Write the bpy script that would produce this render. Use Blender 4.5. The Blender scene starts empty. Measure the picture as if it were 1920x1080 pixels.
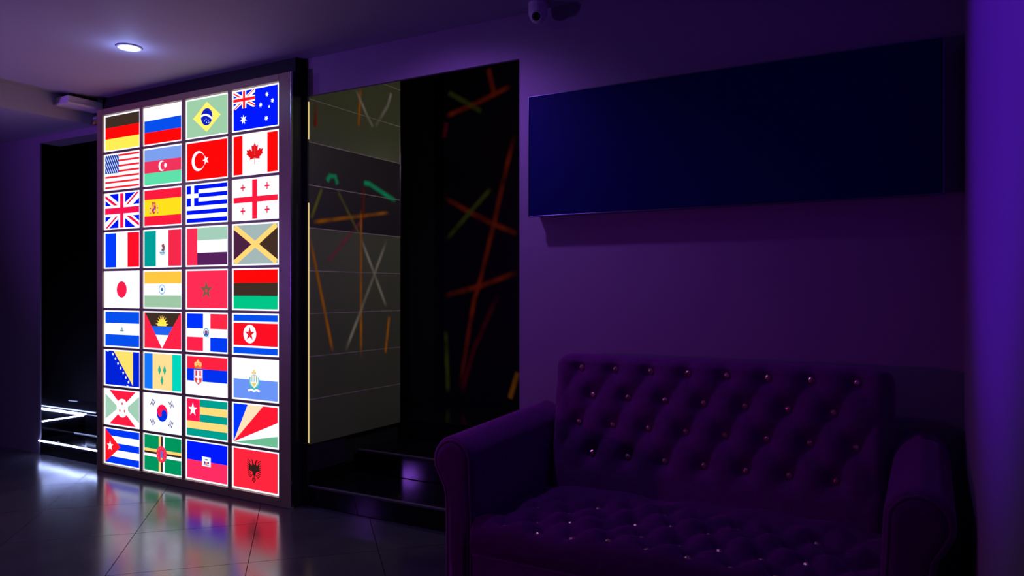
import bpy, bmesh, math, random
from mathutils import Vector, Matrix
R = math.radians
random.seed(5)
sc = bpy.context.scene
COL = sc.collection

# ---------------------------------------------------------------- camera
cam = bpy.data.cameras.new('camera'); camo = bpy.data.objects.new('camera', cam); COL.objects.link(camo)
camo.location = (0, 0, 1.3); camo.rotation_euler = (R(90), 0, R(29.483))
cam.sensor_width = 36; cam.lens = 36 * 1388 / 1920; cam.shift_y = 5 / 1920; cam.clip_start = 0.02
sc.camera = camo
sc.view_settings.view_transform = 'Standard'; sc.view_settings.look = 'None'
sc.view_settings.exposure = 0; sc.view_settings.gamma = 1; sc.view_settings.use_curve_mapping = False
# ---------------------------------------------------------------- world and lights
w = bpy.data.worlds.new('world'); sc.world = w; w.use_nodes = True
w.node_tree.nodes['Background'].inputs[0].default_value = (0.02, 0.01, 0.05, 1)
w.node_tree.nodes['Background'].inputs[1].default_value = 0.12


def light(name, kind, loc, target, energy, color, **kw):
    d = bpy.data.lights.new(name, kind); d.energy = energy; d.color = color
    for k, v in kw.items(): setattr(d, k, v)
    o = bpy.data.objects.new(name, d); COL.objects.link(o); o.location = loc
    if target is not None:
        o.rotation_euler = (Vector(target) - Vector(loc)).to_track_quat('-Z', 'Y').to_euler()
    return o


# violet downlight between alcove and sofa: lights the sofa wall and throws the board's shadow
light('downlight_beam', 'SPOT', (-2.13, 2.50, 2.64), (-2.22, 3.10, 1.10), 29, (0.36, 0.12, 0.95), spot_size=R(138), spot_blend=0.8, shadow_soft_size=0.035)
light('downlight_beam', 'SPOT', (-4.007, 2.619, 2.66), (-4.4, 2.2, 0), 34, (0.3, 0.34, 1.0), spot_size=R(130), spot_blend=0.8, shadow_soft_size=0.04)
light('downlight_halo', 'POINT', (-4.007, 2.619, 2.60), None, 1.3, (0.3, 0.42, 1.0), shadow_soft_size=0.03)
# unseen coloured lamps, added to tint the ceiling, sofa and right wall
light('added_tint_light', 'SPOT', (-6.0, -0.4, 1.4), (-4.9, 1.8, 2.6), 170, (0.34, 0.10, 1.0), spot_size=R(95), spot_blend=1.0, shadow_soft_size=0.12)
light('added_tint_light', 'SPOT', (-3.4, 0.3, 1.1), (-0.9, 2.7, 0.55), 22, (0.8, 0.0, 1.0), spot_size=R(60), spot_blend=1.0, shadow_soft_size=0.06)
light('added_tint_light', 'SPOT', (-1.9, 1.3, 2.0), (0.1, 1.8, 1.90), 125, (0.15, 0.0, 1.0), spot_size=R(60), spot_blend=0.7, shadow_soft_size=0.1)
light('added_niche_fill', 'AREA', (-1.4, 4.0, 2.6), (-3.2, 3.7, 1.3), 6, (1.0, 0.9, 0.75), shape='DISK', size=0.3)  # added area light, no lamp seen there, brightens the glass panels


# ---------------------------------------------------------------- materials
def lin(c):
    c = c / 255.0
    return c / 12.92 if c <= 0.04045 else ((c + 0.055) / 1.055) ** 2.4


MC = {}


def mat(name, base, rough=0.5, metal=0.0, spec=0.5, noise=0.0, nscale=20, bump=0.0, sheen=0.0, sheen_tint=(1, 1, 1), coat=0.0, ior=1.5, rvar=0.0):
    if name in MC: return MC[name]
    m = bpy.data.materials.new(name); m.use_nodes = True; nt = m.node_tree; b = nt.nodes['Principled BSDF']
    b.inputs['Base Color'].default_value = (*base, 1); b.inputs['Roughness'].default_value = rough
    b.inputs['Metallic'].default_value = metal; b.inputs['Specular IOR Level'].default_value = spec
    b.inputs['IOR'].default_value = ior
    b.inputs['Coat Weight'].default_value = coat; b.inputs['Coat Roughness'].default_value = 0.05
    b.inputs['Sheen Weight'].default_value = sheen; b.inputs['Sheen Tint'].default_value = (*sheen_tint, 1)
    b.inputs['Sheen Roughness'].default_value = 0.4
    if noise or bump or rvar:
        tc = nt.nodes.new('ShaderNodeTexCoord'); n = nt.nodes.new('ShaderNodeTexNoise')
        n.inputs['Scale'].default_value = nscale; n.inputs['Detail'].default_value = 5
        nt.links.new(tc.outputs['Object'], n.inputs['Vector'])
        if noise:
            cr = nt.nodes.new('ShaderNodeMapRange'); cr.inputs[3].default_value = 1 - noise; cr.inputs[4].default_value = 1 + noise
            mx = nt.nodes.new('ShaderNodeVectorMath'); mx.operation = 'SCALE'; mx.inputs[0].default_value = base
            nt.links.new(n.outputs['Fac'], cr.inputs[0]); nt.links.new(cr.outputs[0], mx.inputs['Scale'])
            nt.links.new(mx.outputs[0], b.inputs['Base Color'])
        if rvar:
            rr = nt.nodes.new('ShaderNodeMapRange'); rr.inputs[3].default_value = rough - rvar; rr.inputs[4].default_value = rough + rvar
            nt.links.new(n.outputs['Fac'], rr.inputs[0]); nt.links.new(rr.outputs[0], b.inputs['Roughness'])
        if bump:
            bp = nt.nodes.new('ShaderNodeBump'); bp.inputs['Strength'].default_value = bump; bp.inputs['Distance'].default_value = 0.01
            nt.links.new(n.outputs['Fac'], bp.inputs['Height']); nt.links.new(bp.outputs[0], b.inputs['Normal'])
    MC[name] = m
    return m


def emis(name, color, strength):
    if name in MC: return MC[name]
    m = bpy.data.materials.new(name); m.use_nodes = True; nt = m.node_tree
    nt.nodes.remove(nt.nodes['Principled BSDF'])
    e = nt.nodes.new('ShaderNodeEmission'); e.inputs[0].default_value = (*color, 1); e.inputs[1].default_value = strength
    nt.links.new(e.outputs[0], nt.nodes['Material Output'].inputs[0])
    MC[name] = m
    return m


BACK = 1.6


def print_mat(c):
    """backlit translucent print: what it sends out is its own ink colour times the lamp behind it"""
    key = 'backlit_print_%d_%d_%d' % c
    if key in MC: return MC[key]
    l = [lin(v) for v in c]
    l = [v + (BACK - 1) * v ** 10 for v in l]
    return emis(key, l, 1.0)


def stripe_mat(name, color, s):
    """painted-in streak of light: emission with soft edges across its width (UV x), on clear ground"""
    if name in MC: return MC[name]
    m = bpy.data.materials.new(name); m.use_nodes = True; nt = m.node_tree
    nt.nodes.remove(nt.nodes['Principled BSDF'])
    uv = nt.nodes.new('ShaderNodeUVMap'); sp = nt.nodes.new('ShaderNodeSeparateXYZ'); nt.links.new(uv.outputs[0], sp.inputs[0])
    pp = nt.nodes.new('ShaderNodeMath'); pp.operation = 'PINGPONG'; pp.inputs[1].default_value = 0.5
    nt.links.new(sp.outputs[0], pp.inputs[0])
    mr = nt.nodes.new('ShaderNodeMapRange'); mr.interpolation_type = 'SMOOTHSTEP'; mr.inputs[1].default_value = 0; mr.inputs[2].default_value = 0.5
    nt.links.new(pp.outputs[0], mr.inputs[0])
    tc = nt.nodes.new('ShaderNodeTexCoord'); n = nt.nodes.new('ShaderNodeTexNoise'); n.inputs['Scale'].default_value = 5
    nt.links.new(tc.outputs['Object'], n.inputs['Vector'])
    m2 = nt.nodes.new('ShaderNodeMapRange'); m2.inputs[1].default_value = 0.3; m2.inputs[2].default_value = 0.65; m2.inputs[3].default_value = 0.15
    nt.links.new(n.outputs['Fac'], m2.inputs[0])
    pe = nt.nodes.new('ShaderNodeMath'); pe.operation = 'PINGPONG'; pe.inputs[1].default_value = 0.5
    nt.links.new(sp.outputs[1], pe.inputs[0])
    me_ = nt.nodes.new('ShaderNodeMapRange'); me_.interpolation_type = 'SMOOTHSTEP'; me_.inputs[1].default_value = 0; me_.inputs[2].default_value = 0.12
    nt.links.new(pe.outputs[0], me_.inputs[0])
    mu0 = nt.nodes.new('ShaderNodeMath'); mu0.operation = 'MULTIPLY'; nt.links.new(mr.outputs[0], mu0.inputs[0]); nt.links.new(me_.outputs[0], mu0.inputs[1])
    mu = nt.nodes.new('ShaderNodeMath'); mu.operation = 'MULTIPLY'; nt.links.new(mu0.outputs[0], mu.inputs[0]); nt.links.new(m2.outputs[0], mu.inputs[1])
    e = nt.nodes.new('ShaderNodeEmission'); e.inputs[0].default_value = (*color, 1); e.inputs[1].default_value = s
    t = nt.nodes.new('ShaderNodeBsdfTransparent'); mx = nt.nodes.new('ShaderNodeMixShader')
    nt.links.new(mu.outputs[0], mx.inputs[0]); nt.links.new(t.outputs[0], mx.inputs[1]); nt.links.new(e.outputs[0], mx.inputs[2])
    nt.links.new(mx.outputs[0], nt.nodes['Material Output'].inputs[0])
    MC[name] = m
    return m


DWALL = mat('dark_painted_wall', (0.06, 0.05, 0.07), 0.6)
WALL = mat('painted_wall', (0.34, 0.27, 0.36), 0.6, noise=0.05, nscale=3, bump=0.05)
CEIL = mat('painted_ceiling', (0.40, 0.38, 0.46), 0.7, noise=0.03, nscale=2)
TILE = mat('polished_dark_tile', (0.062, 0.056, 0.068), 0.19, ior=2.2, noise=0.35, nscale=6, rvar=0.04)
GROUT = mat('dark_grout', (0.012, 0.011, 0.012), 0.8)
GLOSS = mat('black_gloss', (0.006, 0.005, 0.008), 0.08, rvar=0.03, nscale=4)
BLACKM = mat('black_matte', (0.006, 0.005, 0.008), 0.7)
FRAME = mat('bronze_brown_frame', (0.42, 0.29, 0.17), 0.4, metal=0.0, noise=0.15, nscale=12)
SIDE = mat('dark_lacquer_side', (0.012, 0.010, 0.016), 0.25)
CHROME = mat('chrome', (0.75, 0.75, 0.78), 0.18, metal=1.0)
OLIVE = mat('glass_grey_reflection', (0.155, 0.18, 0.10), 0.2, noise=0.15, nscale=2)  # grey that the mirror panels reflect, put into the base colour
STREAKP = mat('black_violet_glass', (0.012, 0.006, 0.02), 0.12)
NAVY = mat('navy_board', (0.003, 0.003, 0.11), 0.6, spec=0.1)
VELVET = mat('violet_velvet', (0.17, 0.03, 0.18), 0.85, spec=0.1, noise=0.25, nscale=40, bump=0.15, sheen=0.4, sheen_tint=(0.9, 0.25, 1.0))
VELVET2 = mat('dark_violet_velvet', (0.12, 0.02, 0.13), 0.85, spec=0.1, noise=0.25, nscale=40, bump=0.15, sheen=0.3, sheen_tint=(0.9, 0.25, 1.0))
WHITEP = mat('white_plastic', (0.75, 0.73, 0.78), 0.35)
LENSB = mat('black_lens', (0.003, 0.003, 0.004), 0.08)
CRYSTAL = mat('faceted_crystal', (1.0, 0.80, 0.45), 0.35, metal=0.9)
LED = emis('cold_led', (0.4, 0.5, 1.0), 26)
LEDD = emis('dim_led_and_reflection', (0.4, 0.5, 1.0), 0.7)
LEDG = emis('gold_led', (1.0, 0.72, 0.3), 0.75)
LAMPG = emis('lamp_glass', (0.75, 0.9, 1.0), 12)


# ---------------------------------------------------------------- mesh helpers
def link(name, bm, mats, parent=None, smooth=False, kind=None):
    bmesh.ops.recalc_face_normals(bm, faces=bm.faces) if not getattr(bm, '_keep', False) else None
    me = bpy.data.meshes.new(name); bm.to_mesh(me); bm.free()
    for m in (mats if isinstance(mats, (list, tuple)) else [mats]): me.materials.append(m)
    if smooth:
        for p in me.polygons: p.use_smooth = True
    o = bpy.data.objects.new(name, me); COL.objects.link(o)
    if parent: o.parent = parent
    if kind: o['kind'] = kind
    return o


def box(bm, x0, x1, y0, y1, z0, z1, bev=0.0):
    v = [bm.verts.new((x, y, z)) for x in (x0, x1) for y in (y0, y1) for z in (z0, z1)]
    fs = [bm.faces.new([v[i] for i in f]) for f in ((0, 1, 3, 2), (4, 6, 7, 5), (0, 4, 5, 1), (2, 3, 7, 6), (0, 2, 6, 4), (1, 5, 7, 3))]
    if bev:
        es = list({e for f in fs for e in f.edges})
        bmesh.ops.bevel(bm, geom=es, offset=bev, segments=2, affect='EDGES', profile=0.5)
    return bm


def bx(*a, bev=0.0):
    return box(bmesh.new(), *a, bev=bev)


def thing(name, label, cat, loc=(0, 0, 0), group=None):
    o = bpy.data.objects.new(name, None); COL.objects.link(o); o.location = loc
    o.empty_display_size = 0.1
    o['label'] = label; o['category'] = cat
    if group: o['group'] = group
    return o


def tag(o, label, cat, group=None):
    o['label'] = label; o['category'] = cat
    if group: o['group'] = group
    return o


def lathe(bm, prof, segs=32, center=(0, 0, 0), cap=True):
    rings = []
    for r, z in prof:
        if r < 1e-6: rings.append([bm.verts.new((center[0], center[1], center[2] + z))])
        else: rings.append([bm.verts.new((center[0] + r * math.cos(2 * math.pi * i / segs), center[1] + r * math.sin(2 * math.pi * i / segs), center[2] + z)) for i in range(segs)])
    for a, b in zip(rings, rings[1:]):
        for i in range(segs):
            j = (i + 1) % segs
            if len(a) == 1 and len(b) == 1: continue
            if len(a) == 1: bm.faces.new((a[0], b[i], b[j]))
            elif len(b) == 1: bm.faces.new((a[i], a[j], b[0]))
            else: bm.faces.new((a[i], a[j], b[j], b[i]))
    return bm


def tube(bm, pts, r, segs=8, closed=False):
    pts = [Vector(p) for p in pts]; n = len(pts); rings = []
    for i, p in enumerate(pts):
        if closed: t = pts[(i + 1) % n] - pts[i - 1]
        else: t = pts[min(i + 1, n - 1)] - pts[max(i - 1, 0)]
        t.normalize()
        a = t.orthogonal().normalized() if abs(t.y) > 0.9 else t.cross(Vector((0, 1, 0))).normalized()
        b = t.cross(a)
        rings.append([bm.verts.new(p + (a * math.cos(2 * math.pi * k / segs) + b * math.sin(2 * math.pi * k / segs)) * r) for k in range(segs)])
    rng = range(n) if closed else range(n - 1)
    for i in rng:
        A, B = rings[i], rings[(i + 1) % n]
        for k in range(segs):
            l = (k + 1) % segs
            bm.faces.new((A[k], A[l], B[l], B[k]))
    if not closed:
        bm.faces.new(rings[0]); bm.faces.new(rings[-1])
    return bm


# ================================================================= THE ROOM
W = 3.286           # sofa wall plane
XR = 0.111          # right wall plane
XL = -8.5; YF = -2.5; ZC = 2.70
SX = -5.417         # end of the lower ceiling part
OA = (-6.182, -5.30); OB = (-3.272, -1.815); HL = 2.476

b = bx(XL, XR, YF, W, -0.10, -0.012)
floor = link('floor', b, GROUT, kind='structure')
# floor tiles, laid diagonally, each its own piece, clipped to the room
TS = 0.87 / math.sqrt(2); G = 0.0035
inv = 1 / math.sqrt(2)
k = 0
full = None
for i in range(-14, 6):
    for j in range(-12, 22):
        # p = (X+Y)/sqrt2, q = (Y-X)/sqrt2
        p0 = (-1.25 + 0.87 * i) * inv; q0 = (5.30 + 0.87 * (j - 8)) * inv
        cx, cy = ((p0 + TS / 2) - (q0 + TS / 2)) * inv, ((p0 + TS / 2) + (q0 + TS / 2)) * inv
        if not (-8.0 < cx < XR + 0.43 and -1.2 < cy < W + 0.43): continue
        cs = [(p0 + G / 2, q0 + G / 2), (p0 + TS - G / 2, q0 + G / 2), (p0 + TS - G / 2, q0 + TS - G / 2), (p0 + G / 2, q0 + TS - G / 2)]
        xy = [((p - q) * inv, (p + q) * inv) for p, q in cs]
        bm = bmesh.new()
        top = [bm.verts.new((x, y, 0)) for x, y in xy]; bot = [bm.verts.new((x, y, -0.012)) for x, y in xy]
        bm.faces.new(top); bm.faces.new(bot[::-1])
        for a in range(4):
            c = (a + 1) % 4; bm.faces.new((top[a], bot[a], bot[c], top[c]))
        for co, no in (((XR - 0.002, 0, 0), (1, 0, 0)), ((0, W - 0.002, 0), (0, 1, 0))):
            r = bmesh.ops.bisect_plane(bm, geom=bm.verts[:] + bm.edges[:] + bm.faces[:], plane_co=co, plane_no=no, clear_outer=True)
            ed = [e for e in bm.edges if e.is_boundary]
            if ed: bmesh.ops.holes_fill(bm, edges=ed)
        if len(bm.verts) < 6: bm.free(); continue
        link('floor_tile', bm, TILE, floor)

link('ceiling', bx(XL, XR, YF, W, ZC, ZC + 0.1), CEIL, kind='structure')
link('trim_1', bx(XL, SX, YF, W, 2.53, ZC), CEIL, kind='structure')   # lowered part of the ceiling at the left
bm = bmesh.new()
T = 0.16
box(bm, XL, OA[0], W, W + 0.012, 0, ZC)
box(bm, OA[0], OA[1], W, W + T, HL, ZC)
box(bm, OA[1], OB[0] - 0.016, W, W + T, 0, ZC)
box(bm, OB[0] - 0.016, OB[1], W, W + 0.02, HL, 3.25)
box(bm, OB[1], XR + 0.1, W, W + T, 0, ZC)
link('wall_back', bm, WALL, kind='structure')
link('wall_right', bx(XR, XR + 0.1, YF, W, 0, ZC), WALL, kind='structure')
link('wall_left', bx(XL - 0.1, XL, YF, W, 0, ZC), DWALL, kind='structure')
link('shade_strip_side', bx(-3.309, OB[0] - 0.0005, W - 0.006, W + 0.004, 0, 2.695), BLACKM, kind='structure')  # black strip laid over bare wall to paint in its shade
link('shade_cap_top', bx(-5.25, -3.315, 3.225, W, 2.607, 2.699), BLACKM, kind='structure')  # black filler standing in for the shadow above the flag display
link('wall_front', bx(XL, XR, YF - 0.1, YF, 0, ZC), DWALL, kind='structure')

# ---- alcove B (right, with mirror glass cladding)
link('wall_alcove_far', bx(-5.2, -0.9, 5.12, 5.2, 0, 3.2), BLACKM, kind='structure')
link('wall_alcove_right', bx(-1.0, -0.9, W + T, 5.12, 0, 3.2), BLACKM, kind='structure')
link('ceiling_alcove', bx(-5.2, -0.9, W + T, 5.2, 3.2, 3.25), BLACKM, kind='structure')
alc = link('wall_alcove_left', bx(-3.50, -3.288, W + T, 4.17, 0, 3.2), BLACKM, kind='structure')
link('wall_alcove_passage', bx(-5.3, -5.2, 4.17, 5.12, 0, 3.2), BLACKM, kind='structure')

DARK_REFL = mat('glass_dark_reflection', (0.035, 0.028, 0.035), 0.45)  # panel rows coloured darker for a dark beam reflected in them
JOINT = mat('bright_joint_metal', (0.42, 0.38, 0.33), 0.35, noise=0.8, nscale=7)
clad = thing('glass_cladding', 'tall stack of mirror glass panels with coloured painted light streaks beside the flag display', 'wall panel', (-3.28, 3.73, 0.366))


def local(parent, bm):
    bmesh.ops.translate(bm, vec=-parent.location, verts=bm.verts); return bm


zs = [0.366, 0.64, 0.90, 1.16, 1.42, 1.68, 1.94, 2.20, 2.46, 2.72, 3.10]
for a, c in zip(zs, zs[1:]):
    o = link('glass_panel', local(clad, bx(-3.286, -3.272, W + 0.005, 4.172, a + 0.002, c - 0.002, bev=0.0015)), DARK_REFL if 1.6 < a < 2.1 else OLIVE, clad)
for z in zs[1:-1]:
    link('joint_strip', local(clad, bx(-3.285, -3.2705, W + 0.005, 4.172, z - 0.003, z + 0.003)), JOINT, clad)
link('edge_trim', local(clad, bx(-3.284, -3.268, 4.172, 4.180, 0.366, 3.1)), CHROME, clad)
for z0, z1 in ((0.38, 1.83), (2.215, 2.44)):
    o = link('edge_light', local(clad, bx(-3.272, -3.266, W - 0.001, W + 0.004, z0, z1)), LEDG, clad)
link('bottom_trim', local(clad, bx(-3.284, -3.269, W + 0.003, 4.172, 0.360, 0.366)), CHROME, clad)


def ribbon(parent, plane, pts, width, m, off, name='luminous_line'):  # each luminous_line is a streak of light painted in as a glowing ribbon
    """flat soft-edged ribbon of painted-in light on a plane: 'x' -> (y, z) points on a wall of constant x, 'y' -> (x, z)"""
    bm = bmesh.new(); uvl = bm.loops.layers.uv.new('UVMap')
    P = [Vector(p) for p in pts]; rows = []
    for i, p in enumerate(P):
        d = (P[min(i + 1, len(P) - 1)] - P[max(i - 1, 0)]).normalized(); nrm = Vector((-d.y, d.x)) * width / 2
        row = []
        for s in (-1, 0, 1):
            q = p + nrm * s
            row.append(bm.verts.new((off, q.x, q.y) if plane == 'x' else (q.x, off, q.y)))
        rows.append(row)
    for i in range(len(rows) - 1):
        for s in range(2):
            f = bm.faces.new((rows[i][s], rows[i][s + 1], rows[i + 1][s + 1], rows[i + 1][s]))
            us = (s * 0.5 * 0.998 + .001, s * 0.5 + 0.499, s * 0.5 + 0.499, s * 0.5 * .998 + .001); k_ = len(rows) - 1; vs = (i / k_, i / k_, (i + 1) / k_, (i + 1) / k_)
            for l, u, v in zip(f.loops, us, vs): l[uvl].uv = (u, v)
    local(parent, bm)
    return link(name, bm, m, parent)


SC = dict(orange=((1.0, 0.28, 0.02), 0.15), white=((1.0, 0.85, 0.7), 0.10), olive=((0.8, 0.65, 0.15), 0.07), pink=((0.9, 0.15, 0.3), 0.085),
          red=((1.0, 0.06, 0.03), 0.08), green=((0.02, 0.9, 0.4), 0.20), crimson=((0.9, 0.02, 0.12), 0.07))
SM = {k: stripe_mat('luminous_' + k, c, s) for k, (c, s) in SC.items()}  # glow materials for the painted-in streaks of light
left_lines = {  # streaks of light on the glass, painted in as glowing ribbons
    'orange': [[(3.761, 1.863), (3.761, 0.843)], [(3.756, 2.639), (3.735, 2.368)], [(3.294, 1.639), (3.402, 1.251), (3.5, 0.897)], [(3.307, 1.714), (4.065, 1.845)], [(4.054, 1.133), (4.008, 0.859)]],
    'white': [[(3.756, 1.651), (3.884, 1.429), (4.025, 1.178)], [(4.036, 1.669), (3.803, 1.247), (3.598, 0.89)], [(3.704, 2.62), (3.825, 2.46), (3.884, 2.397)], [(4.077, 2.686), (4.036, 2.581), (3.895, 2.399)]],
    'olive': [[(3.529, 1.941), (3.756, 1.651)], [(3.402, 1.939), (3.302, 1.73)]],
    'pink': [[(3.43, 1.462), (3.777, 1.773)]],
    'red': [[(3.777, 1.999), (3.782, 1.759)], [(3.352, 2.458), (3.343, 2.293)]],
    'green': [[(3.434, 1.976), (3.467, 2.017), (3.515, 2.02), (3.539, 1.966)], [(3.777, 2.013), (3.846, 2.014), (3.968, 1.975), (4.136, 1.923)]]}
n = 0
for kk, ls in left_lines.items():
    for l in ls:
        n += 1; ribbon(clad, 'x', l, 0.042 if kk != 'green' else 0.055, SM[kk], -3.2700 + 0.0002 * n)

streak = thing('streaked_glass_panel', 'large black glass panel with red painted light streaks at the back of the niche', 'wall panel', (-2.3, 5.08, 0.395))
link('glass_sheet', local(streak, bx(-3.511, -1.05, 5.05, 5.09, 0.395, 3.12, bev=0.003)), STREAKP, streak)
far_lines = {  # light streaks on the far glass, also drawn as glowing ribbons
    'red': [[(-2.824, 2.55), (-2.949, 2.1), (-3.013, 1.85), (-3.157, 1.347), (-3.203, 1.236), (-3.352, 0.451)], [(-3.511, 1.252), (-3.157, 1.334), (-2.786, 1.449)], [(-3.511, 2.08), (-3.244, 1.934), (-3.033, 1.834), (-2.786, 1.732)], [(-3.072, 3.082), (-3.008, 2.84)], [(-3.489, 2.735), (-3.183, 2.807), (-2.852, 2.908)]],
    'crimson': [[(-2.973, 1.279), (-3.198, 0.849), (-3.326, 0.453)], [(-3.468, 2.693), (-3.5, 2.555)]],
    'olive': [[(-3.489, 1.705), (-3.244, 1.934), (-3.033, 2.122)], [(-3.468, 2.939), (-3.117, 2.726)], [(-3.48, 0.991), (-3.457, 0.444)]],
    'orange': [[(-2.795, 0.677), (-2.876, 0.442)]]}
FM = {'red': stripe_mat('far_red', (1.0, 0.08, 0.03), 0.042), 'crimson': stripe_mat('far_crimson', (0.9, 0.02, 0.15), 0.025),
      'olive': stripe_mat('far_olive', (0.5, 0.55, 0.1), 0.02), 'orange': stripe_mat('far_orange', (1.0, 0.3, 0.03), 0.05), 'green': stripe_mat('far_green', (0.02, 0.6, 0.35), 0.07)}
for kk, ls in far_lines.items():
    for l in ls:
        n += 1; ribbon(streak, 'y', l, 0.075, FM[kk], 5.049 - 0.0002 * n)

# platform and steps in the niche
plat = link('floor_platform', bx(OB[0], -1.0, W + 0.002, 5.12, 0, 0.118, bev=0.004), GLOSS, kind='structure')
NOSE = mat('step_nosing', (0.10, 0.085, 0.10), 0.35)
link('step_nosing', bx(OB[0] + 0.002, OB[1] - 0.002, W - 0.004, W + 0.02, 0.112, 0.124, bev=0.002), NOSE, plat)
plat2 = link('floor_upper_step', bx(-3.268, -1.0, 3.72, 5.12, 0.118, 0.26, bev=0.004), GLOSS, kind='structure')
link('step_nosing', bx(-3.266, -1.0, 3.716, 3.74, 0.254, 0.265, bev=0.002), NOSE, plat2)
link('floor_top_step', bx(-4.2, -1.0, 4.19, 5.12, 0.26, 0.395, bev=0.004), GLOSS, kind='structure')
pl = link('baseboard_alcove', bx(-3.284, -3.27, W + 0.003, 3.62, 0.20, 0.355, bev=0.002), mat('plum_gloss', (0.03, 0.015, 0.04), 0.2), kind='structure')
link('baseboard_niche', bx(-3.284, -3.274, W + 0.003, 4.17, 0.118, 0.195, bev=0.002), GLOSS, kind='structure')

# ---- alcove A (far left, with LED lit steps)
link('wall_recess_far', bx(-7.6, -5.2, 3.70, 3.8, 0, 2.7), GLOSS, kind='structure')
link('wall_recess_right', bx(-5.30, -5.2, W + T, 3.70, 0, 2.7), BLACKM, kind='structure')
link('wall_recess_left', bx(-7.7, -7.6, W + 0.012, 3.70, 0, 2.7), BLACKM, kind='structure')
link('ceiling_recess', bx(-7.6, -5.2, W + T, 3.70, 2.6, 2.69), BLACKM, kind='structure')
p = link('floor_recess_platform', bx(OA[0], OA[1], W + 0.002, 3.70, 0, 0.118, bev=0.003), GLOSS, kind='structure')
link('floor_recess_side', bx(-7.6, OA[0], W + 0.014, 3.70, 0, 0.118), GLOSS, kind='structure')
link('led_or_reflected_strip', bx(OA[0] - 0.01, OA[1] + 0.02, W - 0.006, W + 0.001, 0.100, 0.110), LED, p)
link('led_or_reflected_strip', bx(-6.6, -5.32, 3.560, 3.566, 0.119, 0.124), LEDD, p)  # dim glowing strip put in for an LED line reflected in gloss
s2 = link('floor_recess_step', bx(-7.5, -6.190, W + 0.016, 3.655, 0.118, 0.255, bev=0.003), GLOSS, kind='structure')
link('led_or_reflected_strip', bx(-6.192, -6.182, W + 0.02, 3.64, 0.250, 0.259), LED, s2)
link('led_or_reflected_strip', bx(-7.1, -6.19, 3.655, 3.663, 0.255, 0.264), LED, s2)
link('led_or_reflected_strip', bx(-6.17, -5.92, 3.655, 3.663, 0.255, 0.261), LEDD, s2)
link('led_or_reflected_strip', bx(-6.5, -6.38, 3.690, 3.698, 0.345, 0.352), LEDD, s2)  # small glowing bit painted in for a reflection of the LEDs

# ================================================================= FLAG LIGHTBOX
X0, X1 = -5.25, -3.311; YP = 3.183; ZT = 2.605
fb = thing('flag_lightbox', 'tall lit display box of 36 national flags in a dark brown frame', 'light box', ((X0 + X1) / 2, (YP + W) / 2, 0))


def part(name, bm, m, **k): return link(name, local(fb, bm), m, fb, **k)


part('housing', bx(X0 + 0.004, X1 - 0.004, YP + 0.03, W - 0.002, 0.012, ZT - 0.004), SIDE)
part('side_panel', bx(X1 - 0.004, X1, YP + 0.012, W - 0.003, 0.012, ZT), SIDE)
part('edge_trim', bx(X1 - 0.002, X1 + 0.003, YP, YP + 0.012, 0.012, ZT), CHROME)
GX = [-5.176 + 0.448 * i for i in range(4)]; PW = 0.413
GZ = [2.555 - 0.279 * i for i in range(9)]; PH = 0.262
fl, fr = GX[0] - 0.008, GX[3] + PW + 0.008
ft, fbm = GZ[0] + 0.006, GZ[8] - PH - 0.006
part('frame_stile', bx(X0, fl, YP, YP + 0.03, 0.0, ZT, bev=0.003), FRAME)
part('frame_stile', bx(fr, X1 - 0.002, YP, YP + 0.03, 0.0, ZT, bev=0.003), FRAME)
part('frame_rail', bx(fl, fr, YP + 0.0005, YP + 0.03, ft, ZT, bev=0.003), FRAME)
part('frame_rail', bx(fl, fr, YP + 0.0005, YP + 0.03, 0.0, fbm, bev=0.003), FRAME)
for i in range(3):
    part('mullion', bx(GX[i] + PW, GX[i + 1], YP + 0.006, YP + 0.03, fbm, ft), FRAME)
for i in range(8):
    part('crossbar', bx(fl, fr, YP + 0.007, YP + 0.03, GZ[i + 1], GZ[i] - PH), FRAME)

# colours
BK = (62, 46, 38); RD = (252, 8, 10); YL = (252, 232, 85); WH = (246, 246, 252); BL = (0, 20, 235); CR = (238, 28, 62)
GN = (0, 165, 110); BR = (8, 80, 230); PG = (165, 205, 178)


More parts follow.
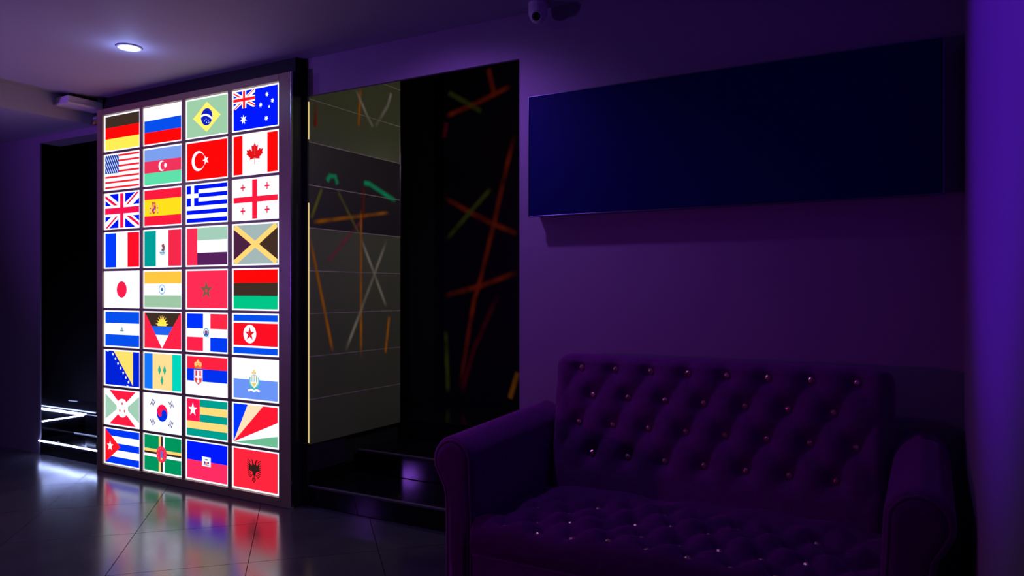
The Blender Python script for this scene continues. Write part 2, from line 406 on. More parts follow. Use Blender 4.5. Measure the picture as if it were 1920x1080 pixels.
class Flag:
    def __init__(s, asp=1.62):
        s.bm = bmesh.new(); s.cols = [WH]; s.z = 0; s.asp = asp
        s.uw, s.uh = PW * 0.945, PH * 0.925
        box(s.bm, -PW / 2, PW / 2, 0, 0.012, -PH / 2, PH / 2)

    def P(s, pts, c):
        if c not in s.cols: s.cols.append(c)
        s.z += 1; y = -0.00022 * s.z
        vs = [s.bm.verts.new(((x - 0.5) * s.uw, y, (0.5 - v) * s.uh)) for x, v in pts]
        f = s.bm.faces.new(vs)
        f.material_index = s.cols.index(c)
        f.normal_update()
        if f.normal.y > 0: f.normal_flip()
        if len(pts) > 4: bmesh.ops.triangulate(s.bm, faces=[f])
        return s

    def r(s, x0, y0, x1, y1, c): return s.P([(x0, y0), (x1, y0), (x1, y1), (x0, y1)], c)

    def h(s, *cs):
        t = sum(q[0] if isinstance(q[0], (int, float)) and isinstance(q[1], tuple) else 1 for q in cs); y = 0
        for q in cs:
            wt, c = q if isinstance(q[1], tuple) else (1, q)
            s.r(0, y / t, 1, (y + wt) / t, c); y += wt
        return s

    def v(s, *cs):
        t = sum(q[0] if isinstance(q[1], tuple) else 1 for q in cs); x = 0
        for q in cs:
            wt, c = q if isinstance(q[1], tuple) else (1, q)
            s.r(x / t, 0, (x + wt) / t, 1, c); x += wt
        return s

    def c(s, cx, cy, rad, c, a0=0, a1=360, n=28, sx=1.0):
        return s.P([(cx + sx * rad / s.asp * math.cos(R(a0 + (a1 - a0) * i / n)), cy - rad * math.sin(R(a0 + (a1 - a0) * i / n))) for i in range(n + (0 if a1 - a0 == 360 else 1))], c)

    def star(s, cx, cy, rad, c, n=5, inner=0.4, rot=90):
        # star as centre polygon + points keeps every face convex
        o = [(rad, rot + 360 * i / n) for i in range(n)]; k = [(rad * inner, rot + 360 * (i + 0.5) / n) for i in range(n)]
        q = lambda ra: (cx + ra[0] / s.asp * math.cos(R(ra[1])), cy - ra[0] * math.sin(R(ra[1])))
        s.P([q(a) for a in k], c)
        for i in range(n): s.P([q(o[i]), q(k[i]), q(k[i - 1])], c); s.z -= 1
        return s

    def line(s, x0, y0, x1, y1, wd, c):
        dx, dy = (x1 - x0) * s.asp, y1 - y0; L = math.hypot(dx, dy); nx, ny = -dy / L * wd / 2, dx / L * wd / 2
        return s.P([(x0 + nx / s.asp, y0 + ny), (x1 + nx / s.asp, y1 + ny), (x1 - nx / s.asp, y1 - ny), (x0 - nx / s.asp, y0 - ny)], c)

    def jack(s, x0, y0, x1, y1, blue, red):
        X = lambda u: x0 + (x1 - x0) * u
        Y = lambda u: y0 + (y1 - y0) * u
        s.r(x0, y0, x1, y1, blue)
        for a, b_ in (((0, 0), (1, 1)), ((0, 1), (1, 0))):
            sg = 1 if a[1] == 0 else -1
            dx, dy = 0.11, 0.17
            if sg == 1: pts = [(0, 0), (dx, 0), (1, 1 - dy), (1, 1), (1 - dx, 1), (0, dy)]
            else: pts = [(0, 1), (0, 1 - dy), (1 - dx, 0), (1, 0), (1, dy), (dx, 1)]
            s.P([(X(p_), Y(q_)) for p_, q_ in pts], WH)
        t = 0.045
        s.P([(X(0), Y(.02)), (X(0), Y(.02 + 2 * t)), (X(.36), Y(.36 + 1.4 * t)), (X(.40), Y(.36))], red)
        s.P([(X(1), Y(.98)), (X(1), Y(.98 - 2 * t)), (X(.64), Y(.64 - 1.4 * t)), (X(.60), Y(.64))], red)
        s.P([(X(.93), Y(0)), (X(1), Y(0)), (X(.64), Y(.38)), (X(.58), Y(.38))], red)
        s.P([(X(0), Y(1)), (X(.07), Y(1)), (X(.42), Y(.62)), (X(.36), Y(.62))], red)
        s.r(X(.40), y0, X(.60), y1, WH); s.r(x0, Y(.34), x1, Y(.66), WH)
        s.r(X(.45), y0, X(.55), y1, red); s.r(x0, Y(.41), x1, Y(.59), red)
        return s

    def done(s, i, j, label):
        me = bpy.data.meshes.new('flag_pane'); s.bm.to_mesh(me); s.bm.free()
        for c in s.cols: me.materials.append(print_mat(c))
        o = bpy.data.objects.new('flag_pane', me); COL.objects.link(o); o.parent = fb
        o.location = Vector((GX[j] + PW / 2, YP + 0.012, GZ[i] - PH / 2)) - fb.location
        o['label'] = label
        return o


F = Flag
F().h(BK, RD, YL).done(0, 0, 'flag pane with black, red and yellow bands')
F().h(WH, BR, RD).done(0, 1, 'flag pane with white, blue and red bands')
f = F().r(0, 0, 1, 1, (160, 208, 170)).P([(0.5, .10), (.84, .5), (.5, .90), (.16, .5)], (255, 236, 110)).c(.5, .5, .23, (15, 35, 190))
f.P([(.36, .44), (.43, .41), (.5, .42), (.58, .47), (.64, .55), (.63, .60), (.57, .525), (.5, .475), (.43, .465), (.36, .49)], WH)
for x, y in ((.45, .60), (.5, .65), (.54, .60), (.49, .56), (.56, .66)): f.c(x, y, .013, WH, n=8)
f.done(0, 2, 'pale green flag pane with yellow diamond and blue globe')
f = F().r(0, 0, 1, 1, (0, 25, 240)).jack(0, 0, .5, .45, (0, 25, 240), (245, 30, 40))
f.star(.24, .74, .13, WH, 7, .45)
for x, y, rr in ((.77, .20, .07), (.89, .38, .07), (.63, .44, .07), (.82, .52, .045), (.76, .80, .075)): f.star(x, y, rr, WH, 7, .45)
f.done(0, 3, 'blue flag pane with union canton and six white stars')

f = F()
for k in range(13):
    if k % 2 == 0: f.r(0, k / 13, 1, (k + .75) / 13, (235, 40, 50))
f.r(0, 0, .41, .54, (15, 60, 165))
for k in range(-5, 9):
    x0 = k * .062; pts = []
    a, c_ = (x0, 0.0), (x0 + .20, .54)
    def clip(xa, ya, xb, yb, wd):
        # clip the slanted canton line to the canton
        if xa < 0: t = -xa / (xb - xa); ya += t * (yb - ya); xa = 0
        if xb > .41 - wd: t = (.41 - wd - xa) / (xb - xa); yb = ya + t * (yb - ya); xb = .41 - wd
        if yb - ya > .04: f.P([(xa, ya), (xa + wd, ya), (xb + wd, yb), (xb, yb)], WH)
    clip(a[0], a[1], c_[0] , c_[1], .013)
f.done(1, 0, 'flag pane with red and white stripes and blue canton')
f = F().h((125, 160, 232), (232, 52, 92), (95, 222, 172)).c(.485, .5, .145, WH).c(.515, .5, .115, (232, 52, 92)).star(.585, .5, .075, WH, 8, .6)
f.done(1, 1, 'flag pane with light blue, crimson and mint bands and crescent')
f = F().r(0, 0, 1, 1, RD).c(.29, .5, .27, WH).c(.325, .5, .215, RD).star(.48, .5, .13, WH, 5, .4, 180)
f.done(1, 2, 'red flag pane with white crescent and star')
f = F().r(0, 0, .21, 1, RD).r(.77, 0, 1, 1, RD)
leaf = [(0, -.30), (.045, -.215), (.10, -.245), (.085, -.10), (.155, -.165), (.175, -.125), (.25, -.14), (.225, -.065), (.26, -.045), (.14, .06), (.155, .105), (.012, .085), (.012, .22)]
cxl, cyl = .49, .53
for sg in (1, -1):
    pts = [(cxl + sg * x * .75, cyl + y * 1.05) for x, y in leaf]
    for k in range(len(pts) - 2):
        tri = [(cxl, cyl - .02), pts[k], pts[k + 1]]
        f.P(tri, (225, 20, 25)); f.z -= 1
    f.r(cxl - .006, cyl, cxl + .006, cyl + .24, (225, 20, 25))
f.done(1, 3, 'flag pane with red side bands and red maple leaf')

F().jack(0, 0, 1, 1, BL, (235, 20, 80)).done(2, 0, 'blue flag pane with red and white union cross')


def crest(f, x, y, s, cols, crown=None):
    """small shield: white lozenge of mixed quarters with crown and side columns"""
    f.P([(x - .055 * s, y - .10 * s), (x + .055 * s, y - .10 * s), (x + .055 * s, y + .06 * s), (x, y + .15 * s), (x - .055 * s, y + .06 * s)], cols[0])
    f.r(x - .045 * s, y - .08 * s, x, y + .0 * s, cols[1]); f.r(x, y, x + .045 * s, y + .07 * s, cols[1])
    f.c(x, y + .01 * s, .035 * s, cols[2], n=10)
    if crown:
        f.r(x - .05 * s, y - .155 * s, x + .05 * s, y - .115 * s, crown)
        for d in (-.035, 0, .035): f.c(x + d * s, y - .165 * s, .03 * s, crown, n=8)


f = F().h((1, CR), (1.75, (255, 222, 30)), (1, CR))
for d in (-.10, .10):
    f.r(.27 + d - .012, .42, .27 + d + .012, .64, (225, 190, 190)); f.r(.27 + d - .025, .63, .27 + d + .025, .67, (190, 140, 120)); f.r(.27 + d - .02, .50, .27 + d + .02, .53, (210, 40, 60))
crest(f, .27, .54, 1.05, [(205, 60, 70), (235, 200, 120), (120, 80, 190)], (200, 110, 70))
f.done(2, 1, 'flag pane with red, yellow, red bands and shield')
f = F()
for k in range(9): f.r(0, k / 9, 1, (k + 1) / 9, BL if k % 2 == 0 else WH)
f.r(0, 0, .30, 5 / 9, BL).r(.11, 0, .19, 5 / 9, WH).r(0, .22, .30, .335, WH)
f.done(2, 2, 'flag pane with nine blue and white stripes and cross canton')
f = F().r(.43, 0, .545, 1, CR).r(0, .43, 1, .575, CR)
for x in (.22, .77):
    for y in (.19, .79): f.r(x - .055, y - .02, x + .055, y + .02, CR).r(x - .012, y - .09, x + .012, y + .09, CR)
f.done(2, 3, 'white flag pane with one large and four small red crosses')

F().v((.32, (0, 60, 250)), (.33, WH), (.33, (250, 15, 40))).done(3, 0, 'flag pane with blue, white and red upright bands')
f = F().v((.32, (0, 160, 155)), (.34, WH), (.34, (235, 40, 75)))
f.c(.5, .56, .14, (170, 200, 225), 185, 355).c(.5, .52, .125, WH, 180, 360).P([(.47, .42), (.53, .36), (.57, .46), (.56, .56), (.51, .50)], (140, 80, 90)).P([(.49, .50), (.57, .54), (.53, .60), (.47, .56)], (110, 90, 110)).r(.44, .60, .56, .63, (60, 170, 190))
f.done(3, 1, 'flag pane with teal, white and red upright bands and eagle')
F().h((165, 208, 188), WH, (85, 34, 92)).r(0, 0, .265, 1, (248, 45, 85)).done(3, 2, 'flag pane with red upright band beside pale green, white and plum bands')
f = F().r(0, 0, 1, 1, (165, 185, 185)).P([(0, .08), (.42, .5), (0, .92)], (75, 34, 66)).P([(1, .08), (.58, .5), (1, .92)], (66, 46, 36))
f.line(0.03, .04, .97, .96, .145, (250, 218, 120)).line(0.03, .96, .97, .04, .145, (250, 218, 120))
f.done(3, 3, 'flag pane with yellow diagonal cross on grey and dark triangles')

F().c(.49, .5, .24, (238, 30, 75)).done(4, 0, 'white flag pane with red disc')
f = F().h((255, 200, 65), WH, (160, 200, 168)).c(.49, .5, .14, (120, 165, 225)).c(.49, .5, .115, (235, 243, 250)).c(.49, .5, .05, (70, 110, 190), n=12)
f.done(4, 1, 'flag pane with orange, white and sage bands and blue wheel')
f = F().r(0, 0, 1, 1, (248, 45, 85)).star(.49, .52, .26, (120, 95, 75), 5, .40).c(.49, .53, .05, (248, 45, 85), n=5)
f.done(4, 2, 'red flag pane with brown five pointed star')
F().h(RD, BK, (0, 198, 135)).done(4, 3, 'flag pane with red, black and green bands')

f = F().h(BR, WH, BR).P([(.50, .42), (.56, .56), (.44, .56)], (150, 195, 200)).r(.45, .54, .55, .57, (110, 150, 150))
f.done(5, 0, 'flag pane with blue, white, blue bands and tiny triangle')
f = F().r(0, 0, 1, 1, (248, 35, 72)).P([(.02, 0), (.98, 0), (.78, .38), (.20, .38)], BK)
for k in range(9):
    a = 10 + k * 20; f.P([(.49 + .055 * math.cos(R(a - 14)), .36 - .16 * math.sin(R(a - 14))), (.49 + .18 * math.cos(R(a)), .36 - .30 * math.sin(R(a))), (.49 + .055 * math.cos(R(a + 14)), .36 - .16 * math.sin(R(a + 14)))], YL); f.z -= 1
f.z += 1
f.c(.49, .37, .19, YL, 0, 180)
f.P([(.20, .38), (.78, .38), (.665, .62), (.315, .62)], (35, 100, 232)).P([(.315, .62), (.665, .62), (.49, .99)], WH)
f.done(5, 1, 'flag pane with yellow sun above blue and white triangle on red')
f = F().r(0, 0, .41, .40, (0, 50, 240)).r(.59, 0, 1, .40, (240, 40, 70)).r(0, .63, .41, 1, (245, 35, 75)).r(.59, .63, 1, 1, (0, 60, 235))
f.c(.49, .5, .12, (70, 150, 190), n=16).c(.49, .49, .085, WH, n=14).r(.455, .45, .525, .57, (40, 80, 170)).c(.49, .5, .035, (200, 60, 80), n=8)
for s_ in (-1, 1): f.r(.49 + s_ * .05 - .008, .57, .49 + s_ * .05 + .008, .65, (60, 90, 180))
f.done(5, 2, 'quartered blue and red flag pane with white cross and crest')
f = F().h((.17, BR), (.05, WH), (.6, (250, 15, 35)), (.05, WH), (.17, BR)).c(.38, .49, .235, WH).star(.38, .49, .19, (225, 30, 50))
f.done(5, 3, 'red flag pane with blue edges and star in white disc')

f = F().r(0, 0, 1, 1, (0, 35, 215)).P([(.25, 0), (.82, 0), (.82, .98)], (255, 225, 110))
for k in range(9):
    t = -.03 + k * .13; x, y = .13 + .60 * t * 1.0, t * 1.0
    if 0.05 < y < .97: f.star(x + .04, y, .055, WH)
f.P([(.03, 0), (.11, 0), (.09, .04)], WH).P([(.64, .96), (.73, 1), (.66, 1)], WH)
f.done(6, 0, 'blue flag pane with yellow triangle and diagonal row of stars')
f = F().v((.23, (20, 120, 245)), (.53, (255, 222, 150)), (.24, (0, 215, 190)))
for x, y in ((.42, .45), (.56, .45), (.49, .74)): f.P([(x, y - .15), (x + .045, y), (x, y + .15), (x - .045, y)], (50, 185, 145))
f.done(6, 1, 'blue, cream and turquoise flag pane with three green diamonds')
f = F().h((250, 35, 65), (0, 50, 232), WH)
f.P([(.18, .36), (.40, .36), (.40, .66), (.29, .80), (.18, .66)], (235, 225, 235)).P([(.195, .58), (.385, .58), (.37, .68), (.29, .76), (.21, .68)], (225, 80, 70))
f.r(.22, .38, .26, .52, (225, 60, 70)).r(.32, .38, .36, .52, (225, 60, 70)).r(.27, .42, .31, .60, WH).c(.29, .67, .05, WH, n=10)
f.r(.20, .27, .38, .33, (225, 120, 60)).c(.235, .21, .065, (250, 200, 110)).c(.345, .21, .065, (250, 200, 110)).c(.29, .17, .07, (250, 205, 120)).c(.29, .09, .025, (250, 150, 70), n=8).c(.27, .2, .02, (200, 90, 70), n=8).c(.32, .2, .02, (200, 90, 70), n=8)
f.done(6, 2, 'red, blue and white flag pane with crowned shield')
f = F().h(WH, (108, 150, 236))
f.c(.48, .55, .23, (70, 185, 185), 150, 390, sx=.85).c(.48, .53, .17, (170, 215, 225)).P([(.40, .40), (.56, .40), (.56, .58), (.48, .72), (.40, .58)], (240, 245, 235))
for x in (.43, .48, .53): f.r(x - .008, .43, x + .008, .56, (110, 165, 215)).c(x, .41, .02, (225, 190, 90), n=8)
f.P([(.42, .58), (.54, .58), (.48, .68)], (230, 205, 110)).r(.43, .30, .53, .35, (235, 205, 120)).c(.48, .28, .045, (240, 220, 150), n=10).r(.474, .18, .486, .25, (235, 225, 170))
f.P([(.34, .76), (.42, .73), (.48, .76), (.54, .73), (.62, .76), (.60, .81), (.54, .78), (.48, .81), (.42, .78), (.36, .81)], WH)
f.done(6, 3, 'white over light blue flag pane with round crest')

f = F().P([(.12, 0), (.90, 0), (.51, .46)], (248, 30, 65)).P([(.12, 1), (.90, 1), (.51, .54)], (248, 30, 65))
f.P([(0, .12), (.40, .5), (0, .88)], (165, 208, 185)).P([(1, .12), (.62, .5), (1, .88)], (165, 208, 185))
f.c(.51, .5, .27, WH)
for x, y in ((.51, .37), (.44, .58), (.58, .58)): f.star(x, y, .055, (215, 60, 80), 6, .55)
f.done(7, 0, 'flag pane with white diagonal cross, disc and three stars')
f = F().c(.49, .5, .24, (0, 50, 225)).c(.49, .5, .24, (245, 25, 80), -8, 172).c(.435, .485, .115, (245, 25, 80), n=16).c(.545, .515, .115, (0, 50, 225), n=16)
for sx, sy in ((-1, -1), (1, -1), (-1, 1), (1, 1)):
    cx_, cy_ = .49 + sx * .25, .5 + sy * .27
    for k in (-1, 0, 1):
        dx, dy = .034 * k, -.034 * k * sx * sy * -1 * 1.6
        ax, ay = .038 * 1, .085 * sx * sy
        px_, py_ = cx_ + .036 * k, cy_ + sx * sy * .018 * k
        a0 = (px_ - .030, py_ + sx * sy * .085 * 1); a1 = (px_ + .030, py_ - sx * sy * .085 * 1)
        if sx * sy > 0: a0, a1 = (px_ - .03, py_ + .085), (px_ + .03, py_ - .085)
        else: a0, a1 = (px_ - .03, py_ - .085), (px_ + .03, py_ + .085)
        f.line(a0[0], a0[1], a1[0], a1[1], .030, (30, 50, 95))
        if (sx > 0 and (k != 0 or sy > 0)): f.c(px_, py_, .014, WH, n=6)
f.done(7, 1, 'white flag pane with red and blue swirl and black bars')
TL = (0, 160, 145); CRM = (255, 220, 125)
f = F().h(TL, CRM, TL, CRM, TL).r(0, 0, .33, .6, (248, 25, 80)).star(.155, .29, .19, WH)
f.done(7, 2, 'teal and cream striped flag pane with star on red canton')
f = F().r(0, 0, 1, 1, WH).P([(0, 0), (.33, 0), (0, 1)], (0, 55, 240)).P([(.33, 0), (.68, 0), (0, 1)], (255, 225, 190))
f.P([(.68, 0), (1, 0), (1, .38), (0, 1)], (250, 25, 50)).P([(1, .72), (1, 1), (0, 1)], (110, 190, 150))
f.done(7, 3, 'flag pane with five rays fanning from lower left corner')

f = F().h((0, 55, 235), WH, (0, 55, 235), WH, (0, 55, 235)).P([(0, 0), (.46, .5), (0, 1)], (250, 25, 40)).star(.15, .5, .16, WH)
f.done(8, 0, 'blue and white striped flag pane with star on red triangle')
GR = (0, 150, 95)
f = F().r(0, 0, 1, 1, GR).r(.40, 0, .46, 1, (240, 215, 130)).r(.46, 0, .51, 1, (35, 25, 50)).r(.51, 0, .56, 1, WH)
f.r(0, .38, 1, .46, (250, 215, 120)).r(0, .46, 1, .52, (50, 40, 30)).r(0, .52, 1, .60, WH).c(.48, .5, .23, (235, 45, 90))
for k in range(10): f.c(.48 + .175 / 1.62 * math.cos(k * .628), .5 + .175 * math.sin(k * .628), .02, (245, 130, 70), n=6); f.z -= 1
f.z += 1
f.P([(.46, .40), (.51, .40), (.52, .62), (.45, .62)], (110, 110, 200)).c(.485, .62, .035, (235, 200, 80), n=8)
f.done(8, 1, 'green flag pane with striped cross and red disc')
f = F().h((0, 25, 240), (245, 45, 100)).r(.385, .37, .60, .62, WH).r(.46, .42, .53, .46, (60, 150, 130)).c(.45, .52, .04, (90, 60, 160), n=10).c(.54, .52, .04, (90, 60, 160), n=10).r(.47, .50, .52, .58, (240, 150, 140)).r(.42, .57, .57, .59, (140, 170, 160))
f.done(8, 2, 'blue over red flag pane with white square emblem')
f = F().r(0, 0, 1, 1, (252, 38, 62)); E_ = (52, 30, 28); ex, ey = .48, .46
f.P([(ex - .055, ey - .10), (ex + .055, ey - .10), (ex + .075, ey + .02), (ex, ey + .22), (ex - .075, ey + .02)], E_)
for s_ in (-1, 1):
    f.P([(ex, ey - .08), (ex + s_ * .03, ey - .20), (ex + s_ * .065, ey - .245), (ex + s_ * .055, ey - .19), (ex + s_ * .045, ey - .06)], E_)
    f.P([(ex + s_ * .05, ey - .245), (ex + s_ * .10, ey - .19), (ex + s_ * .06, ey - .20)], E_)
    f.P([(ex + s_ * .03, ey - .03), (ex + s_ * .12, ey - .13), (ex + s_ * .12, ey + .03), (ex + s_ * .05, ey + .08)], E_)
    for k in range(8):
        y = ey - .22 + k * .055; xo = .165 - abs(k - 3) * .004 + (.0 if k < 6 else -.01)
        f.line(ex + s_ * .08, y + .07, ex + s_ * xo, y, .026, E_); f.z -= 1
    f.z += 1
    f.line(ex + s_ * .02, ey + .14, ex + s_ * .085, ey + .22, .025, E_)
for k in (-1, 0, 1): f.P([(ex, ey + .16), (ex + k * .035 + .014, ey + .36 - abs(k) * .05), (ex + k * .035 - .014, ey + .36 - abs(k) * .05)], E_)
f.line(ex - .04, ey + .25, ex + .04, ey + .25, .022, E_)
f.done(8, 3, 'red flag pane with black double headed eagle')

# ================================================================= BOARD ON THE SOFA WALL
bd = thing('wall_board', 'long dark navy blank board mounted high above the sofa', 'board', (-0.83, W - 0.05, 1.66))
BY = 3.186
link('board_face', local(bd, bx(-1.706, 0.040, BY + 0.002, BY + 0.03, 1.664, 2.242, bev=0.004)), NAVY, bd)
link('board_box', local(bd, bx(-1.700, 0.036, BY + 0.03, W - 0.001, 1.668, 2.238)), SIDE, bd)
EDG = mat('board_edge_metal', (0.16, 0.18, 0.30), 0.3, metal=0.7)
for a in ((-1.712, -1.706, BY, BY + 0.02, 1.658, 2.248), (0.040, 0.046, BY, BY + 0.02, 1.658, 2.248), (-1.706, 0.040, BY, BY + 0.02, 2.242, 2.248), (-1.706, 0.040, BY, BY + 0.02, 1.658, 1.664)):
    link('edge_strip', local(bd, bx(*a, bev=0.001)), EDG, bd)

# ================================================================= LAMPS, CAMERA, FIXTURES
for (x, y), lb in (((-4.007, 2.619), 'glowing round recessed downlight in the ceiling before the flag display'), ((-2.13, 2.50), 'round recessed downlight in the ceiling near the wall camera')):
    d = thing('downlight', lb, 'ceiling light', (x, y, ZC))
    link('trim_ring', lathe(bmesh.new(), [(0.052, -0.001), (0.068, -0.001), (0.070, -0.004), (0.060, -0.009), (0.052, -0.006), (0.052, -0.001)], 40), WHITEP, d, smooth=True)
    link('lamp_glass', lathe(bmesh.new(), [(0.0, -0.012), (0.02, -0.0115), (0.04, -0.009), (0.052, -0.005), (0.052, -0.002), (0, -0.002)], 32), LAMPG, d, smooth=True)

cm = thing('security_camera', 'small white eyeball security camera on the ceiling above the niche corner', 'camera', (-1.665, 3.20, ZC))
link('mount_ring', lathe(bmesh.new(), [(0, 0), (0.046, 0), (0.048, -0.008), (0.046, -0.012), (0, -0.012)], 36), WHITEP, cm, smooth=False)
shell = lathe(bmesh.new(), [(0.044, -0.012), (0.047, -0.03), (0.046, -0.05), (0.040, -0.072), (0.030, -0.088), (0.015, -0.097), (0, -0.1)], 36)
link('housing', shell, WHITEP, cm, smooth=True)
d = Vector((0.25, -0.80, -0.45)).normalized()
q = d.to_track_quat('Z', 'Y').to_matrix().to_4x4()
bm = lathe(bmesh.new(), [(0.024, -0.01), (0.027, 0.003), (0.026, 0.010), (0.021, 0.012), (0.020, 0.006)], 32)
bmesh.ops.transform(bm, matrix=Matrix.Translation(Vector((0.002, -0.002, -0.058)) + d * 0.036) @ q, verts=bm.verts)
link('lens_ring', bm, WHITEP, cm, smooth=True)
bm = lathe(bmesh.new(), [(0.0205, 0.0), (0.020, 0.006), (0.012, 0.012), (0, 0.014)], 32)
bmesh.ops.transform(bm, matrix=Matrix.Translation(Vector((0.002, -0.002, -0.058)) + d * 0.036) @ q, verts=bm.verts)
link('lens', bm, LENSB, cm, smooth=True)

fx = thing('emergency_light', 'small white box fixture on the ceiling beam beside the flag display', 'light fixture', (-5.33, 3.10, 2.64))
link('body', local(fx, bx(-5.414, -5.262, 2.985, 3.245, 2.626, 2.672, bev=0.004)), WHITEP, fx)
link('cover_plate', local(fx, bx(-5.416, -5.243, 2.972, 3.250, 2.612, 2.626, bev=0.003)), WHITEP, fx)
link('mounting_bracket', local(fx, bx(-5.40, -5.30, 3.02, 3.22, 2.672, 2.699)), BLACKM, fx)

sb = thing('sensor_box', 'small chrome box with amber base tucked under the white fixture', 'sensor', (-5.28, 3.22, 2.5))
link('casing', local(sb, bx(-5.305, -5.256, 3.19, 3.26, 2.505, 2.57, bev=0.004)), CHROME, sb)
link('front_plate', local(sb, bx(-5.298, -5.257, 3.184, 3.19, 2.548, 2.556)), mat('pale_blue_metal', (0.5, 0.7, 1.0), 0.3, metal=0.2), sb)
link('amber_foot', local(sb, bx(-5.302, -5.268, 3.184, 3.19, 2.508, 2.524)), mat('amber_plastic', (0.7, 0.32, 0.05), 0.4), sb)
link('wall_arm', local(sb, bx(-5.29, -5.27, 3.26, W - 0.001, 2.53, 2.55)), CHROME, sb)

# ================================================================= SOFA
sf = thing('tufted_sofa', 'dark violet velvet two-seat sofa with crystal buttons and rolled arms', 'sofa', (-0.8, 2.8, 0))


def spart(name, bm, m, smooth=True): return link(name, local(sf, bm), m, sf, smooth=smooth)


A_ = 0.1608; DZ = 0.1215
back_pts = []
for rI, (xs, z, nn) in enumerate(((-1.365, 0.955, 8), (-1.306 + 0.0, 0.838, 7), (-1.396 + 0.03, 0.717, 8), (-1.316 + 0.02, 0.588, 7))):
    for k in range(nn): back_pts.append((xs + (0.1608 if nn == 8 else 0.1645) * k, z))


def puff(x, z, x0, z0, a, dz, pts, h, dip, sig, lo, hi):
    s = (x - x0) / a + (z - z0) / (2 * dz); t = (x - x0) / a - (z - z0) / (2 * dz)
    p_ = abs(math.sin(math.pi * s)) * abs(math.sin(math.pi * t))
    wgt = max(0, min(1, (z - lo) / dz)) * max(0, min(1, (hi - z) / dz))
    v = h * ((p_ ** 0.9) * wgt + 0.75 * (1 - wgt))
    m = 1e9
    for a_, b_ in pts:
        d2 = (x - a_) ** 2 + (z - b_) ** 2
        if d2 < m: m = d2
    return v - dip * math.exp(-m / (sig * sig))


BX0, BX1 = -1.505, -0.115
# backrest : closed body swept over a profile that rises up the front, rolls over the top and falls behind
NX = 210
prof = [('f', 0.40 + i * (0.978 - 0.40) / 72) for i in range(73)] + [('t', a) for a in range(10, 181, 10)] + [('b', 0.955 - 0.16 * i) for i in range(1, 6)]


def back_surface(x, tag_, q_):
    hw = (BX1 - BX0) / 2; cx_ = (BX0 + BX1) / 2; rr = 0.07
    e = max(0.0, (abs(x - cx_) - (hw - rr)) / rr); e = min(e, 1); r_ = 1 - math.sqrt(max(0, 1 - e * e))
    drop = rr * r_ * 0.9; inn = 0.085 * r_
    if tag_ == 'f':
        y = 2.965 + 0.075 * (q_ - 0.4) / 0.6
        d_ = puff(x, q_, -1.365, 0.955, A_, DZ, back_pts, 0.014, 0.030, 0.036, 0.50, 1.02)
        return (x, y - d_ * (1 - r_) + inn, q_ - drop * max(0, (q_ - 0.6) / 0.378))
    if tag_ == 't':
        ff = back_surface(x, 'f', 0.978); y0 = ff[1] - inn * 0.8; y1 = 3.21
        c_, h_ = (y0 + y1) / 2, (y1 - y0) / 2
        return (x, c_ - (h_ - inn * 0.8) * math.cos(R(q_)), ff[2] + 0.032 * math.sin(R(q_)))
    return (x, 3.21 - inn, q_ - drop * 0.3)


bm = bmesh.new(); rows = []
for t_, q_ in prof:
    rows.append([bm.verts.new(back_surface(BX0 + (BX1 - BX0) * (i / NX), t_, q_)) for i in range(NX + 1)])
for a, c in zip(rows, rows[1:]):
    for i in range(NX): bm.faces.new((a[i], a[i + 1], c[i + 1], c[i]))
bm.faces.new([r_[0] for r_ in rows]); bm.faces.new([r_[-1] for r_ in rows][::-1])
spart('backrest', bm, VELVET)

# seat
SX0, SX1, SY0, SY1, SZ = -1.500, -0.133, 2.335, 2.985, 0.435
seat_pts = []
for rI in range(4):
    y = 2.395 + 0.135 * rI
    for k in range(9 if rI % 2 == 0 else 8):
        seat_pts.append((-1.385 + 0.1385 * k + (0.069 if rI % 2 else 0), y))
NS, MS = 200, 90


def seat_z(x, y):
    d_ = puff(x, y, -1.385, 2.395, 0.1385, 0.135, seat_pts, 0.018, 0.026, 0.030, 2.33, 2.95)
    e = max(0.0, (SY0 + 0.05 - y) / 0.05); r_ = 1 - math.sqrt(max(0, 1 - min(e, 1) ** 2))
    wr = 0.008 * math.sin(9 * x + 17 * y + math.sin(5 * x)) + 0.005 * math.sin(23 * x - 19 * y + 1.3) + 0.012 * math.exp(-((x + 0.8) / 0.5) ** 2)
    return SZ - 0.012 + d_ + wr * (1 - r_) - 0.05 * r_


bm = bmesh.new(); rows = []
for j in range(MS + 1):
    y = SY0 + (SY1 - SY0) * (j / MS) ** 1.15
    rows.append([bm.verts.new((SX0 + (SX1 - SX0) * i / NS, y, seat_z(SX0 + (SX1 - SX0) * i / NS, y))) for i in range(NS + 1)])
low = []
for q_, (yy, zz) in enumerate(((SY0 - 0.006, 0.36), (SY0 - 0.004, 0.33), (SY0 + 0.006, 0.315), (SY0 + 0.02, 0.312), (SY1, 0.312))):
    low.append([bm.verts.new((SX0 + (SX1 - SX0) * i / NS, yy, zz)) for i in range(NS + 1)])
allr = low[::-1] + rows
for a, c in zip(allr, allr[1:]):
    for i in range(NS): bm.faces.new((a[i], a[i + 1], c[i + 1], c[i]))
for i in range(NS): bm.faces.new((rows[-1][i], rows[-1][i + 1], low[-1][i + 1], low[-1][i]))
bm.faces.new([r_[0] for r_ in allr]); bm.faces.new([r_[-1] for r_ in allr][::-1])
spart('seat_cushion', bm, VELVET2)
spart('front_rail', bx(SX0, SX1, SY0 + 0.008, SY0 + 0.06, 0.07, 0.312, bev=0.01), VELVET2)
bm = bmesh.new(); box(bm, SX0, SX1, SY0 + 0.061, 3.16, 0.09, 0.30)
spart('base_frame', bm, BLACKM, smooth=False)
bm = tube(bmesh.new(), [(SX0 + 0.01 + (SX1 - SX0 - 0.02) * i / 40, SY0 + 0.002, 0.313) for i in range(41)], 0.006)
spart('seat_piping', bm, VELVET)


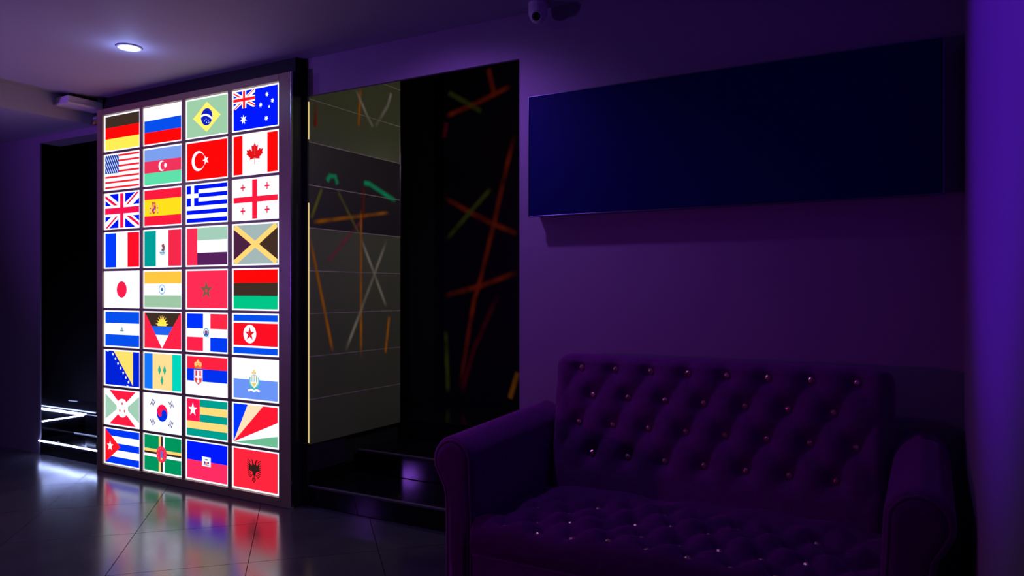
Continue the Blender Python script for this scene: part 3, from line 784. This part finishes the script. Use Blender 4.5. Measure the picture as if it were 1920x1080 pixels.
def arm_outline(inset=0.0):
    """mushroom outline for the left arm seen from the front: x measured from the arm's inner side"""
    pts = []
    # outer side going up from floor
    pts += [(-0.140, 0.075), (-0.140, 0.30), (-0.141, 0.44), (-0.143, 0.50), (-0.149, 0.535), (-0.166, 0.565), (-0.184, 0.60)]
    cx_, cz, rx, rz = -0.1015, 0.640, 0.0935, 0.098
    for a in range(195, 4, -15):
        pts.append((cx_ + rx * math.cos(R(a)), cz + rz * math.sin(R(a))))
    pts += [(-0.008, 0.60), (-0.006, 0.55), (-0.002, 0.48), (0, 0.40), (0, 0.20), (0, 0.075)]
    if inset:
        c = Vector((-0.09, 0.45)); out = []
        n_ = len(pts)
        for i in range(n_):
            a, b_ = Vector(pts[i - 1]), Vector(pts[(i + 1) % n_]); t_ = (b_ - a).normalized()
            nr = Vector((t_.y, -t_.x)); out.append(tuple(Vector(pts[i]) + nr * inset))
        out[0] = (pts[0][0] + inset, pts[0][1] + inset); out[-1] = (pts[-1][0] - inset, pts[-1][1] + inset)
        return out
    return pts


def make_arm(xin, sgn):
    """sgn 1: arm extends to -X from xin (left arm); -1: mirrored"""
    X_ = lambda x: xin + sgn * x
    ys = [2.372, 2.376, 2.386, 2.42, 2.60, 2.80, 3.00, 3.18, 3.20]
    scl = [0.012, 0.004, 0.0, 0, 0, 0, 0, 0, 0.01]
    bm = bmesh.new(); rings = []
    for y, s_ in zip(ys, scl):
        lift = 0.035 * (y - 2.37) / 0.8
        o_ = arm_outline(s_) if s_ else arm_outline()
        rings.append([bm.verts.new((X_(x), y, z + lift * max(0, (z - 0.45) / 0.3))) for x, z in o_])
    m_ = len(rings[0])
    for a, c in zip(rings, rings[1:]):
        for i in range(m_):
            j = (i + 1) % m_; bm.faces.new((a[i], a[j], c[j], c[i]))
    bm.faces.new(rings[0]); bm.faces.new(rings[-1][::-1])
    body = spart('armrest', bm, VELVET)
    # front panel: slightly domed, inset from the rolled edge
    bm = bmesh.new(); rr = []
    for ins, y in ((0.020, 2.374), (0.021, 2.368), (0.028, 2.362), (0.045, 2.358)):
        rr.append([bm.verts.new((X_(x), y, z)) for x, z in arm_outline(ins)])
    for a, c in zip(rr, rr[1:]):
        for i in range(m_):
            j = (i + 1) % m_; bm.faces.new((a[i], a[j], c[j], c[i]))
    f_ = bm.faces.new(rr[-1]); bmesh.ops.triangulate(bm, faces=[f_])
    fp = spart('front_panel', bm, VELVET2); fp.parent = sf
    bm = tube(bmesh.new(), [(X_(x), 2.371, z) for x, z in arm_outline(0.016)], 0.0055)
    spart('arm_piping', bm, VELVET)
    # gathered fabric fold under the roll, outer side
    return body


make_arm(-1.503, 1)
make_arm(-0.130, -1)
for x in (-1.57, -0.02):
    for y in (2.42, 3.12):
        spart('foot', lathe(bmesh.new(), [(0, 0), (0.018, 0), (0.022, 0.01), (0.028, 0.05), (0.032, 0.088), (0, 0.088)], 20, (x, y, 0)), BLACKM)

# crystal buttons: brilliant cut gem in a small collar, shared mesh
bm = bmesh.new()
lathe(bm, [(0, 0.0115), (0.0065, 0.0115), (0.0125, 0.0065), (0.0145, 0.0015), (0.009, -0.004), (0, -0.005)], 8)
gem = bpy.data.meshes.new('crystal_button'); bm.to_mesh(gem); bm.free(); gem.materials.append(CRYSTAL)
for x, z in back_pts:
    p_ = Vector(back_surface(x, 'f', z))
    o = bpy.data.objects.new('crystal_button', gem); COL.objects.link(o); o.parent = sf
    o.location = p_ + Vector((0, -0.003, 0.0)) - sf.location
    o.rotation_euler = (R(90 + random.uniform(-14, 14)), R(random.uniform(-14, 14)), random.uniform(0, 1))
for x, y in seat_pts:
    if not (SX0 + .02 < x < SX1 - .02): continue
    o = bpy.data.objects.new('crystal_button', gem); COL.objects.link(o); o.parent = sf
    o.location = Vector((x, y, seat_z(x, y) + 0.003)) - sf.location
    o.rotation_euler = (R(random.uniform(-16, 16)), R(random.uniform(-16, 16)), random.uniform(0, 1))
